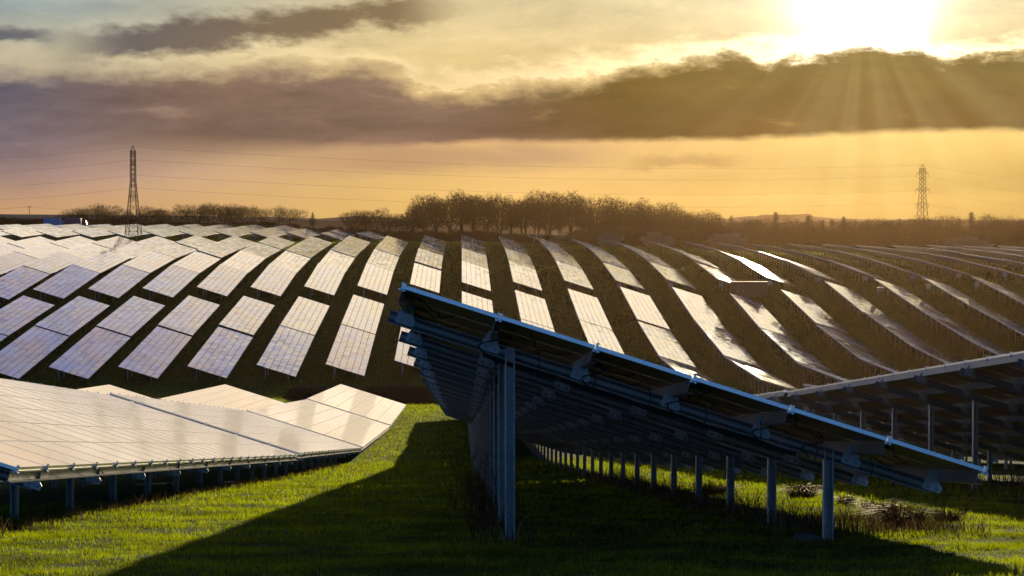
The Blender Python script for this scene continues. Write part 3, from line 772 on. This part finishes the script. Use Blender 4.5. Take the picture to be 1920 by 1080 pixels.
# ------------------------------------------------------------------ trees
def tree_protos(kind, seed, Ht, spread, levels, twig_r, matb, trunk_h=.25, dens=1.0):
    r = random.Random(seed)
    tr, cr = MB(), MB()
    cl = []
    def grow(p, d, L, rad, lv):
        n = 3 if lv < 2 else 2
        pts = [p]
        for k in range(n):
            d = (d+Vector((r.gauss(0, .16), r.gauss(0, .16), r.gauss(0, .07)+(.05 if kind != 'conifer' else 0)))).normalized()
            p2_ = pts[-1]+d*L/n; pts.append(p2_)
        tgt = tr if lv <= 1 else cr
        for k in range(n):
            r0 = rad*(1-.35*k/n); r1 = rad*(1-.35*(k+1)/n)
            tgt.bar(pts[k], pts[k+1], max(r0, twig_r), max(r1, twig_r), 5 if lv < 2 else 3)
        if lv >= levels:
            return
        nb = {0: 7, 1: 5}.get(lv, r.randint(3, 4))
        for k in range(nb):
            f_ = 1.0 if k == 0 else (r.uniform(.35, 1.0) if lv else .25+.75*k/nb)
            q_ = f_*n; i_ = min(int(q_), n-1); at = pts[i_].lerp(pts[i_+1], q_-i_)
            az = (k*2.4+r.uniform(-.4, .4)) if lv < 2 else r.uniform(0, 2*math.pi)
            sp_ = spread*(.15 if k == 0 else r.uniform(.75, 1.35))
            u = d.orthogonal().normalized(); w = d.cross(u)
            nd = (d*math.cos(sp_)+(u*math.cos(az)+w*math.sin(az))*math.sin(sp_)).normalized()
            nd.z += .06; nd.normalize()
            Lk = L*(r.uniform(.75, .9) if k == 0 else r.uniform(.5, .8)*(1.15-.35*f_))
            grow(at, nd, Lk, rad*(.7 if k == 0 else .5), lv+1)
    if kind == 'decid':
        grow(Vector((0, 0, -.4)), Vector((r.gauss(0, .04), r.gauss(0, .04), 1)), Ht*trunk_h, Ht*.020, 0)
    elif kind == 'slim':     # thin young tree: straight leader, short side branches
        p_ = Vector((0, 0, -.4)); tr.bar(p_, (0, 0, Ht*.95), Ht*.012, .02, 5)
        for k in range(int(60*dens)):
            h_ = Ht*(.22+.75*(k/(60*dens))); az = k*2.4; Lb = (Ht*(1-h_/Ht)*.42+.5)*r.uniform(.6, 1.1)
            d_ = Vector((math.cos(az)*.75, math.sin(az)*.75, .75)).normalized()
            q = Vector((0, 0, h_)); e_ = q+d_*Lb; cr.bar(q, e_, .045, twig_r, 3)
            for j in range(5):
                q2 = q.lerp(e_, r.uniform(.25, 1)); cr.bar(q2, q2+Vector((r.gauss(0, .4), r.gauss(0, .4), abs(r.gauss(.4, .3))))*Lb*.35, twig_r, twig_r, 3)
    elif kind == 'conifer':
        tr.bar((0, 0, -.4), (0, 0, Ht*.97), Ht*.014, .02, 6)
        for k in range(46):
            h_ = Ht*(.15+.83*k/46); Lb = (1-h_/Ht)*Ht*.30*r.uniform(.7, 1.1)+.2
            for q_ in range(5):
                az = r.uniform(0, 6.28); e_ = Vector((math.cos(az)*Lb, math.sin(az)*Lb, h_-Lb*.18)); q = Vector((0, 0, h_)); cr.bar(q, e_, .04, twig_r, 3)
                for j in range(6):
                    q2 = q.lerp(e_, r.uniform(.2, 1)); cr.bar(q2, q2+Vector((r.gauss(0, .35), r.gauss(0, .35), -.12)), twig_r*1.5, twig_r, 3)
    zmax = max(v_[2] for v_ in cr.v)
    k_ = Ht/zmax
    for m__ in (tr, cr): m__.v = [(v_[0]*k_, v_[1]*k_, v_[2]*k_ if v_[2] > 0 else v_[2]) for v_ in m__.v]
    return tr.mesh('trunk', [matb]), cr.mesh('crown', [matb])
def grown_tree(seed, Ht, cw, base_h, n_att, matb, twig_r, lob=5, ntr=3):
    """a bare winter tree grown towards points scattered in a lobed crown"""
    r = np.random.default_rng(seed); D_ = .23
    lobes = [(r.normal(0, cw*.22), r.normal(0, cw*.22), base_h+(Ht-base_h)*r.uniform(.35, .72), cw*.5*r.uniform(.45, .75), (Ht-base_h)*r.uniform(.24, .36)) for _ in range(lob)]
    lobes.append((0, 0, base_h+(Ht-base_h)*.52, cw*.42, (Ht-base_h)*.47))
    A = []
    while len(A) < n_att:
        l_ = lobes[r.integers(len(lobes))]; q = r.normal(0, 1, 3); q /= np.linalg.norm(q); q *= r.uniform(.25, 1)**.6
        A.append((l_[0]+q[0]*l_[3], l_[1]+q[1]*l_[3], l_[2]+q[2]*l_[4]))
    A = np.array(A); A = A[(A[:, 2] > base_h*.75)]
    N_ = [np.array([0, 0, -.4])]; par = [-1]
    z = -.4; x = y = 0.
    while z < base_h*.9:
        z += D_; x += r.normal(0, .03); y += r.normal(0, .03); N_.append(np.array([x, y, z])); par.append(len(N_)-2)
    trunk_n = len(N_)
    NN = np.array(N_); dist = np.full(len(A), 1e9); near_ = np.zeros(len(A), int)
    def upd(new, off):
        d2 = np.linalg.norm(A[:, None]-new[None], axis=2); k_ = d2.argmin(1); m_ = d2[np.arange(len(A)), k_]
        b_ = m_ < dist; dist[b_] = m_[b_]; near_[b_] = k_[b_]+off
    upd(NN, 0); alive = np.ones(len(A), bool)
    for it in range(90):
        al = np.where(alive)[0]
        if len(al) < 5: break
        src = near_[al]; uq, inv_ = np.unique(src, return_inverse=True)
        dv = A[al]-NN[src]; dv /= np.linalg.norm(dv, axis=1)[:, None]+1e-9
        acc = np.zeros((len(uq), 3)); np.add.at(acc, inv_, dv)
        acc += r.normal(0, .25, acc.shape); acc[:, 2] += .12
        acc /= np.linalg.norm(acc, axis=1)[:, None]+1e-9
        new = NN[uq]+acc*D_; off = len(NN)
        NN = np.vstack([NN, new]); par.extend(uq.tolist()); upd(new, off)
        alive &= dist > D_*1.25
        if len(NN) > 7000: break
    n = len(NN); kids = np.zeros(n, int); w = np.zeros(n)
    for i in range(n-1, 0, -1):
        if kids[i] == 0: w[i] = 1
        w[par[i]] += w[i]; kids[par[i]] += 1
    rad = np.maximum(.0105*w**.46, twig_r); NN[:, 2] *= 1
    k_ = Ht/NN[:, 2].max(); NN[:, 2] = np.where(NN[:, 2] > 0, NN[:, 2]*k_, NN[:, 2])
    tr, cr = MB(), MB()
    for i in range(1, n):
        p_ = par[i]; rr0, rr1 = min(rad[p_], rad[i]*1.5), rad[i]
        thick = rad[i] > .055
        (tr if thick else cr).bar(NN[p_], NN[i], rr0, rr1, 5 if thick else 3)
        if kids[i] == 0 or (not thick and r.random() < .35):
            for _ in range(ntr):
                d_ = r.normal(0, 1, 3); d_[2] = abs(d_[2])*.6+.2; d_ = d_/np.linalg.norm(d_)*r.uniform(.25, .60)
                cr.bar(NN[i], NN[i]+d_, twig_r*.7, twig_r*.35, 3)
    return tr.mesh('trunk', [matb]), cr.mesh('crown', [matb])
decid = [grown_tree(11+k, 10.0, 9.0+k*.6, 1.7, 2100, M['bark'], .018, 6) for k in range(5)]
tallt = [grown_tree(41+k, 10.0, 6.0+k*.4, 2.2, 2000, M['bark2'], .019, 5, 4) for k in range(5)]
slim = [tree_protos('slim', 71+s, 10.0, .5, 4, .030, M['bark'], dens=1.5) for s in range(3)]
conif = [tree_protos('conifer', 81+s, 10.0, .5, 4, .022, M['bark2']) for s in range(2)]
def shrub_proto(seed, w, h, matb, n=900, stems=60, twig=.02):
    r = random.Random(seed); mb_ = MB(); st = MB()
    for k in range(stems):
        az = r.uniform(0, 6.28); rr_ = r.uniform(0, w*.35); q = Vector((math.cos(az)*rr_, math.sin(az)*rr_, -.2))
        lean = Vector((math.cos(az), math.sin(az), 0))*r.uniform(.1, .9); hh = h*r.uniform(.6, 1.05)*(1-.35*(rr_/(w*.35+.01))**2)
        pts = [q+lean*(w*.35)*t_*t_+Vector((r.gauss(0, .06), r.gauss(0, .06), hh*t_))*1.0 for t_ in (0, .35, .7, 1)]
        for a_, b_ in zip(pts[:-1], pts[1:]): st.bar(a_, b_, twig*1.4, twig, 3)
        for j in range(n//stems):
            q2 = pts[r.randint(1, 2)].lerp(pts[3], r.random())
            d_ = Vector((r.gauss(0, .6), r.gauss(0, .6), r.gauss(.3, .5))); d_.normalize()
            e_ = q2+d_*h*r.uniform(.08, .22); mb_.bar(q2, e_, twig, twig*.6, 3)
            e2 = e_+Vector((r.gauss(0, .5), r.gauss(0, .5), r.gauss(.4, .4))).normalized()*h*.1; mb_.bar(e_, e2, twig*.8, twig*.5, 3)
    return st.mesh('stems', [matb]), mb_.mesh('twigs', [matb])
shr = [shrub_proto(5+s, 6, 3.5, M['brush'], 3600, 90, .03) for s in range(3)]
shrp = [shrub_proto(25+s, 5, 3.2, M['blossom'], 3000, 70, .03) for s in range(2)]
def place_tree(proto, px, Y, topy, label, group, name='winter_tree', cat='tree', wid=None, base=10.0, dz=0.0):
    X = pxX(px, Y); z = g(X, Y); h = (HY-topy)/F*Y-z
    s_ = h/base; w_ = s_*(wid or 1.0)*random.uniform(.8, 1.2)
    t = link(name, None, loc=(X, Y, z+dz), rot=(0, 0, random.uniform(0, 6.28)), scale=(w_, w_, s_)); tag(t, label, cat, group)
    link('trunk', proto[0], t); link('crown', proto[1], t)
def place_shrub(proto, px, Y, h, label, group, wid=1.0, base=3.5, name='shrub'):
    X = pxX(px, Y); z = g(X, Y); s_ = h/base
    t = link(name, None, loc=(X, Y, z), rot=(0, 0, random.uniform(0, 6.28)), scale=(s_*wid, s_*wid, s_)); tag(t, label, 'shrub', group)
    link('stems', proto[0], t); link('twigs', proto[1], t)
# left treeline
lt = [(136, 388), (150, 392), (166, 389), (186, 379), (205, 384), (222, 391), (240, 396), (268, 388), (286, 386), (304, 389), (318, 394), (338, 388), (356, 382), (372, 380), (392, 379), (404, 384), (422, 381), (440, 383), (456, 384), (474, 383), (500, 388), (524, 384), (541, 388)]
for n_, (px, ty_) in enumerate(lt):
    place_tree(random.choice(decid), px, 805+random.uniform(-14, 25) if px < 440 else 760+random.uniform(0, 14), ty_, f'bare winter tree in the left treeline, {nth(n_+1)} from its left end', 'trees of the left treeline', wid=1.1 if px < 430 else .85)
for n_, px in enumerate(range(-8, 560, 15)):
    place_shrub(random.choice(shr), px, 796+random.uniform(-6, 10) if px > 165 else 812+random.uniform(0, 20), random.uniform(3.6, 5.4) if px < 250 else random.uniform(2.0, 3.4), f'dark hedge shrub under the left treeline, {nth(n_+1)} from its left end', 'shrubs of the left hedge', 1.5)
# single trees between
place_tree(slim[0], 587, 720, 397, 'small pointed bare tree alone left of the paired trees', 'single trees on the crest')
for n_, (px, ty_, lab) in enumerate(((664, 393, 'broad bare tree, left one of the rounded pair'), (684, 393, 'broad bare tree, right one of the rounded pair'), (705, 390, 'bare tree, tall one left of the leaning tree'), (728, 401, 'low spreading bare tree just left of the dark hilltop wood'))):
    place_tree(decid[n_ % 5], px, 690, ty_, lab, 'single trees on the crest', wid=1.15)
for n_, px in enumerate(range(576, 770, 17)):
    place_shrub(random.choice(shr), px, 690+random.uniform(-8, 8), random.uniform(2.0, 3.6), f'low bush on the crest between treeline and wood, {nth(n_+1)} from left', 'bushes on the crest', 1.3)
# hilltop wood
prof_w = [(760, 395), (776, 376), (795, 363), (820, 363), (846, 366), (868, 354), (892, 360), (915, 358), (940, 363), (960, 362), (985, 366), (1008, 353), (1032, 354), (1052, 361), (1070, 357), (1092, 366), (1112, 368), (1135, 362), (1158, 370), (1186, 378), (1207, 370), (1230, 376), (1252, 378), (1276, 387), (1300, 391), (1325, 397), (1345, 401)]
for n_, (px, ty_) in enumerate(prof_w):
    place_tree(random.choice(tallt+decid[:3]), px, 652+random.uniform(-6, 14), ty_+random.uniform(-3, 5), f'tall bare tree in the hilltop wood front, {nth(n_+1)} from its left edge', 'trees of the hilltop wood', wid=.95 if px < 1150 else 1.1)
for n_, px in enumerate(range(772, 1350, 23)):
    ty_ = np.interp(px, [q[0] for q in prof_w], [q[1] for q in prof_w])+random.uniform(5, 20)
    place_tree(random.choice(tallt), px, 684+random.uniform(-6, 20), ty_, f'shadowed tree deeper in the hilltop wood, {nth(n_+1)} from its left edge', 'trees deeper in the hilltop wood', wid=1.05)
for n_, px in enumerate(range(765, 1375, 15)):
    hs_ = random.uniform(2.4, 4.0) if px < 1080 else random.uniform(4.2, 6.8)
    place_shrub(random.choice(shr), px, 642+random.uniform(-6, 6), hs_, f'dark bush at the foot of the hilltop wood, {nth(n_+1)} from left', 'bushes at the foot of the wood', 1.2)
for n_, (px, yy, hh) in enumerate(((1045, 632, 2.6), (1143, 630, 4.2), (1226, 628, 4.4), (1247, 630, 3.6), (1352, 625, 4.6), (1372, 628, 5.0), (1790, 640, 3.8), (1822, 640, 4.6), (1846, 640, 3.6))):
    place_shrub(shrp[n_ % 2], px, yy, hh, f'pale blossoming blackthorn before the dark trees, {nth(n_+1)} from left', 'pale blackthorn bushes', 1.15, 3.2, 'blackthorn')
# right plantation
n_ = 0
rl = [(1372, 408), (1398, 411), (1418, 410), (1440, 412), (1456, 399), (1478, 412), (1498, 414), (1518, 410), (1530, 416), (1545, 413), (1562, 414), (1584, 411), (1600, 415), (1613, 413), (1630, 416), (1644, 412), (1662, 414), (1676, 417), (1690, 411), (1704, 416), (1722, 412), (1740, 414), (1758, 409), (1772, 402), (1790, 416), (1803, 410), (1826, 401), (1845, 415), (1858, 406), (1880, 412), (1893, 408), (1912, 412)]
for n_, (px, ty_) in enumerate(rl):
    pr_ = conif[n_ % 2] if px in (1456, 1518, 1584, 1690, 1826) else random.choice(slim+decid+tallt)
    lab = 'dark pointed conifer' if pr_ in conif else 'thin young bare tree'
    place_tree(pr_, px, 700+random.uniform(-10, 25), ty_-random.uniform(1, 6), f'{lab} in the right plantation, {nth(n_+1)} from its left end', 'trees of the right plantation', wid=1.2)
for n_, px in enumerate(range(1362, 1935, 13)):
    place_shrub(random.choice(shr), px, 676+random.uniform(-10, 14), random.uniform(5.4, 7.4), f'brown thicket bush below the right plantation, {nth(n_+1)} from its left end', 'bushes of the right thicket', 1.1)
# hedge in the valley
for n_, px in enumerate(range(560, 900, 14)):
    place_shrub(random.choice(shr), px, 262+random.uniform(-5, 8), random.uniform(1.6, 2.4), f'brown bush in the valley hedge, {nth(n_+1)} from its left end', 'bushes of the valley hedge', 1.2)

# ------------------------------------------------------------------ grass
def blades(name, X, Y, hgt, wid, material, lean=.45, zoff=0.0):
    n = len(X); az = rng.uniform(0, 2*np.pi, n); la = rng.uniform(0, 2*np.pi, n); le = hgt*rng.uniform(.1, lean+.25, n)
    bz = G(X, Y)+np.sin(X*1.9+Y*.7)*np.sin(Y*1.3-X*.6)*.025*np.clip(1-(Y-60)/100, 0, 1)-.01+zoff
    wx, wy = np.cos(az)*wid/2, np.sin(az)*wid/2; lx, ly = np.cos(la)*le, np.sin(la)*le
    V = np.empty((n, 5, 3))
    V[:, 0] = np.stack([X-wx, Y-wy, bz], 1); V[:, 1] = np.stack([X+wx, Y+wy, bz], 1)
    mx, my, mz = X+lx*.35, Y+ly*.35, bz+hgt*.6
    V[:, 2] = np.stack([mx+wx*.7, my+wy*.7, mz], 1); V[:, 3] = np.stack([mx-wx*.7, my-wy*.7, mz], 1)
    V[:, 4] = np.stack([X+lx, Y+ly, bz+hgt], 1)
    me = bpy.data.meshes.new(name); me.vertices.add(n*5); me.vertices.foreach_set('co', V.ravel())
    b = np.arange(n)*5
    li = np.stack([b, b+1, b+2, b+3, b+3, b+2, b+4], 1).ravel()
    me.loops.add(n*7); me.loops.foreach_set('vertex_index', li)
    ls = np.stack([np.arange(n)*7, np.arange(n)*7+4], 1).ravel(); lt_ = np.tile([4, 3], n)
    me.polygons.add(n*2); me.polygons.foreach_set('loop_start', ls); me.polygons.foreach_set('loop_total', lt_)
    me.update(calc_edges=True); me.validate(); me.materials.append(material)
    return me
def clump(X, Y, s):
    return .5+.5*np.sin(X*2.1*s+1.3*np.sin(Y*1.7*s))*np.sin(Y*2.6*s+1.7*np.sin(X*1.3*s+2))
GX, GY, GH, GW = [], [], [], []
def fill(x0, x1, y0, y1, dens, h, w):
    n = int((x1-x0)*(y1-y0)*dens); X = rng.uniform(x0, x1, n); Y = rng.uniform(y0, y1, n)
    c = .6*clump(X, Y, 1)+.4*clump(X+3, Y+7, 2.7); keep = rng.uniform(0, 1, n) < .20+.85*c
    X, Y, c = X[keep], Y[keep], c[keep]
    GX.append(X); GY.append(Y); c3 = clump(X*1.7+9, Y*1.1, 3.1); GH.append(h*(.25+.75*c+.7*c3*c3)*rng.uniform(.6, 1.25, len(X))); GW.append(w*rng.uniform(.7, 1.3, len(X)))
fill(-6.5, 7.0, 15.5, 24, 1500, .050, .0075)
fill(-8, 9, 24, 36, 620, .062, .011)
fill(-6, 13, 36, 60, 200, .08, .018)
fill(-5.5, 16, 60, 110, 45, .13, .03)
fill(-5.5, 2, 110, 190, 28, .15, .05)
fill(-45, 45, 190, 300, 5, .22, .12)
me = blades('grass', *[np.concatenate(q) for q in (GX, GY, GH, GW)], M['blade'])
tag(link('grass', me), kind='stuff', label='short tufted green grass of the lane', cat='grass')
GX, GY, GH, GW = [], [], [], []
fill(-95, 130, 296, 430, 3.2, .24, .20)
fill(-130, 165, 430, 640, 2.0, .26, .26)
M['hillblade'] = blade_mat('hill_grass_blade', (.006, .060, .002, 1), (.020, .150, .004, 1), .45, (.12, .13, .03, 1), .1)
me = blades('hillside_grass', *[np.concatenate(q) for q in (GX, GY, GH, GW)], M['hillblade'])
tag(link('hillside_grass', me), kind='stuff', label='rough dark green grass between the table rows on the far hillside', cat='grass')
# long unmown growth under the tables and along the left table's edge
GX, GY, GH, GW = [], [], [], []
fill(-5.9, -5.1, 22, 90, 130, .17, .010); fill(.1, .8, 21, 60, 90, .34, .010); fill(3.4, 4.4, 23, 60, 110, .36, .011); fill(9.5, 15, 30, 80, 10, .5, .02); fill(4.1, 5.9, 23.0, 28.5, 420, .20, .007); fill(.15, .55, 22, 45, 70, .26, .009); fill(-.25, .2, 27, 60, 25, .24, .009)
me = blades('rough_growth', *[np.concatenate(q) for q in (GX, GY, GH, GW)], M['dry'], .6)
tag(link('rough_growth', me), kind='stuff', label='dry unmown stalks standing in strips under the table edges', cat='dry grass')

# tussocks and brambles
def tussock_proto(seed, n=420, h=.42, r0=.30):
    r = random.Random(seed); mb_ = MB()
    for k in range(n):
        az = r.uniform(0, 6.28); q = Vector((math.cos(az), math.sin(az), 0))*r0*math.sqrt(r.random())*.6
        ln = h*r.uniform(.5, 1.25); out = Vector((math.cos(az+r.gauss(0, .5)), math.sin(az+r.gauss(0, .5)), 0))
        w = Vector((-out.y, out.x, 0))*.004; m_q = q+out*ln*.3+Vector((0, 0, ln*.7)); t_q = q+out*ln*r.uniform(.6, 1.0)+Vector((0, 0, ln*r.uniform(.3, .8)))
        b = len(mb_.v); mb_.v.extend([tuple(q-w), tuple(q+w), tuple(m_q+w), tuple(m_q-w), tuple(t_q)])
        mb_.face((b, b+1, b+2, b+3)); mb_.face((b+3, b+2, b+4))
    return mb_.mesh('tussock', [M['dry']])
tus = [tussock_proto(s) for s in range(3)]
for n_, (px, py, s_) in enumerate(((1655, 968, .7), (1700, 992, .95), (1782, 985, .6), (1508, 940, .9), (1590, 950, .5), (1340, 932, .9), (640, 868, .9))):
    X, Y = ground_at(px, py)
    o = link('grass_tussock', tus[n_ % 3], loc=(X, Y, g(X, Y)), rot=(0, 0, n_*1.3), scale=(s_*1.35, s_*1.2, s_*.72))
    tag(o, ['brown rush tussock right of the front low post', 'large brown rush tussock, middle of the lit trio at right', 'rightmost big rush tussock below the low rafter end', 'brown tussock between the two nearest low posts', 'small tussock just right of the nearest low post', 'dark tussock behind the third low post', 'dead tuft beside the second left table corner'][n_], 'tussock', 'dry tussocks in the grass')
def stalk_proto(seed, n=9, h=.9):
    r = random.Random(seed); mb_ = MB()
    for k in range(n):
        q = Vector((r.gauss(0, .12), r.gauss(0, .12), -.02)); d_ = Vector((r.gauss(0, .25), r.gauss(0, .25), 1)).normalized(); L_ = h*r.uniform(.5, 1.1)
        pts = [q]
        for j in range(5): d_ = (d_+Vector((r.gauss(0, .10), r.gauss(0, .10), -.03*j))).normalized(); pts.append(pts[-1]+d_*L_/5)
        mb_.tube(pts, .004, 4)
        for j in range(7):
            q2 = pts[r.randint(2, 5)]; mb_.bar(q2, q2+Vector((r.gauss(0, .07), r.gauss(0, .07), r.gauss(.05, .04))), .003, .002, 3)
    return mb_.mesh('weed', [M['dry']])
stk = [stalk_proto(s) for s in range(4)]
for n_, (px, py, s_, lab) in enumerate(((905, 1000, 1.0, 'pale dry weed stems left of the front high post'), (880, 965, 1.1, 'bramble stems beside the line of high posts'), (930, 985, .7, 'short dry weed at the foot of the front high post'), (1770, 985, .8, 'upright dry stems below the low rafter end'), (1700, 960, .7, 'dry stems rising behind the rush tussocks'), (1400, 920, .8, 'leafy weed between the third and fourth low posts'), (1230, 900, .9, 'weed stems under the middle table'), (1800, 1000, .6, 'dry stems right of the biggest tussock'), (860, 900, 1.4, 'dark bramble at the middle row edge'))):
    X, Y = ground_at(px, py)
    o = link('dry_weed', stk[n_ % 4], loc=(X, Y, g(X, Y)), rot=(0, 0, n_), scale=s_); tag(o, lab, 'weed', 'dry weeds near the posts')
bm_ = MB(); X, Y = ground_at(1518, 1020)
import bmesh
b_ = bmesh.new(); bmesh.ops.create_icosphere(b_, subdivisions=3, radius=.16)
for v_ in b_.verts:
    n__ = math.sin(v_.co.x*21+2)*math.sin(v_.co.y*17)*.012+math.sin(v_.co.z*25+v_.co.x*9)*.01; v_.co *= 1+n__*5; v_.co.z *= .45
me = bpy.data.meshes.new('stone'); b_.to_mesh(me); b_.free(); me.materials.append(M['stone'])
tag(link('stone', me, loc=(X, Y, g(X, Y)+.02)), 'flat grey stone in the shaded grass left of the front low post', 'stone')

# ------------------------------------------------------------------ haze
HZ = 0.000021
hb = MB(); hb.box(-1300, 1300, -90, 2150, -60, 24)
m_ = bpy.data.materials.new('haze_air'); m_.use_nodes = True; t = m_.node_tree; t.nodes.clear()
pv = t.nodes.new('ShaderNodeVolumePrincipled'); pv.inputs['Density'].default_value = HZ; pv.inputs['Color'].default_value = (.62, .40, .19, 1); pv.inputs['Anisotropy'].default_value = .85
mo = t.nodes.new('ShaderNodeOutputMaterial'); t.links.new(pv.outputs[0], mo.inputs['Volume'])
tag(link('haze', hb.mesh('haze', [m_])), kind='stuff', label='thin warm evening haze in the air', cat='haze')
bpy.context.view_layer.update()
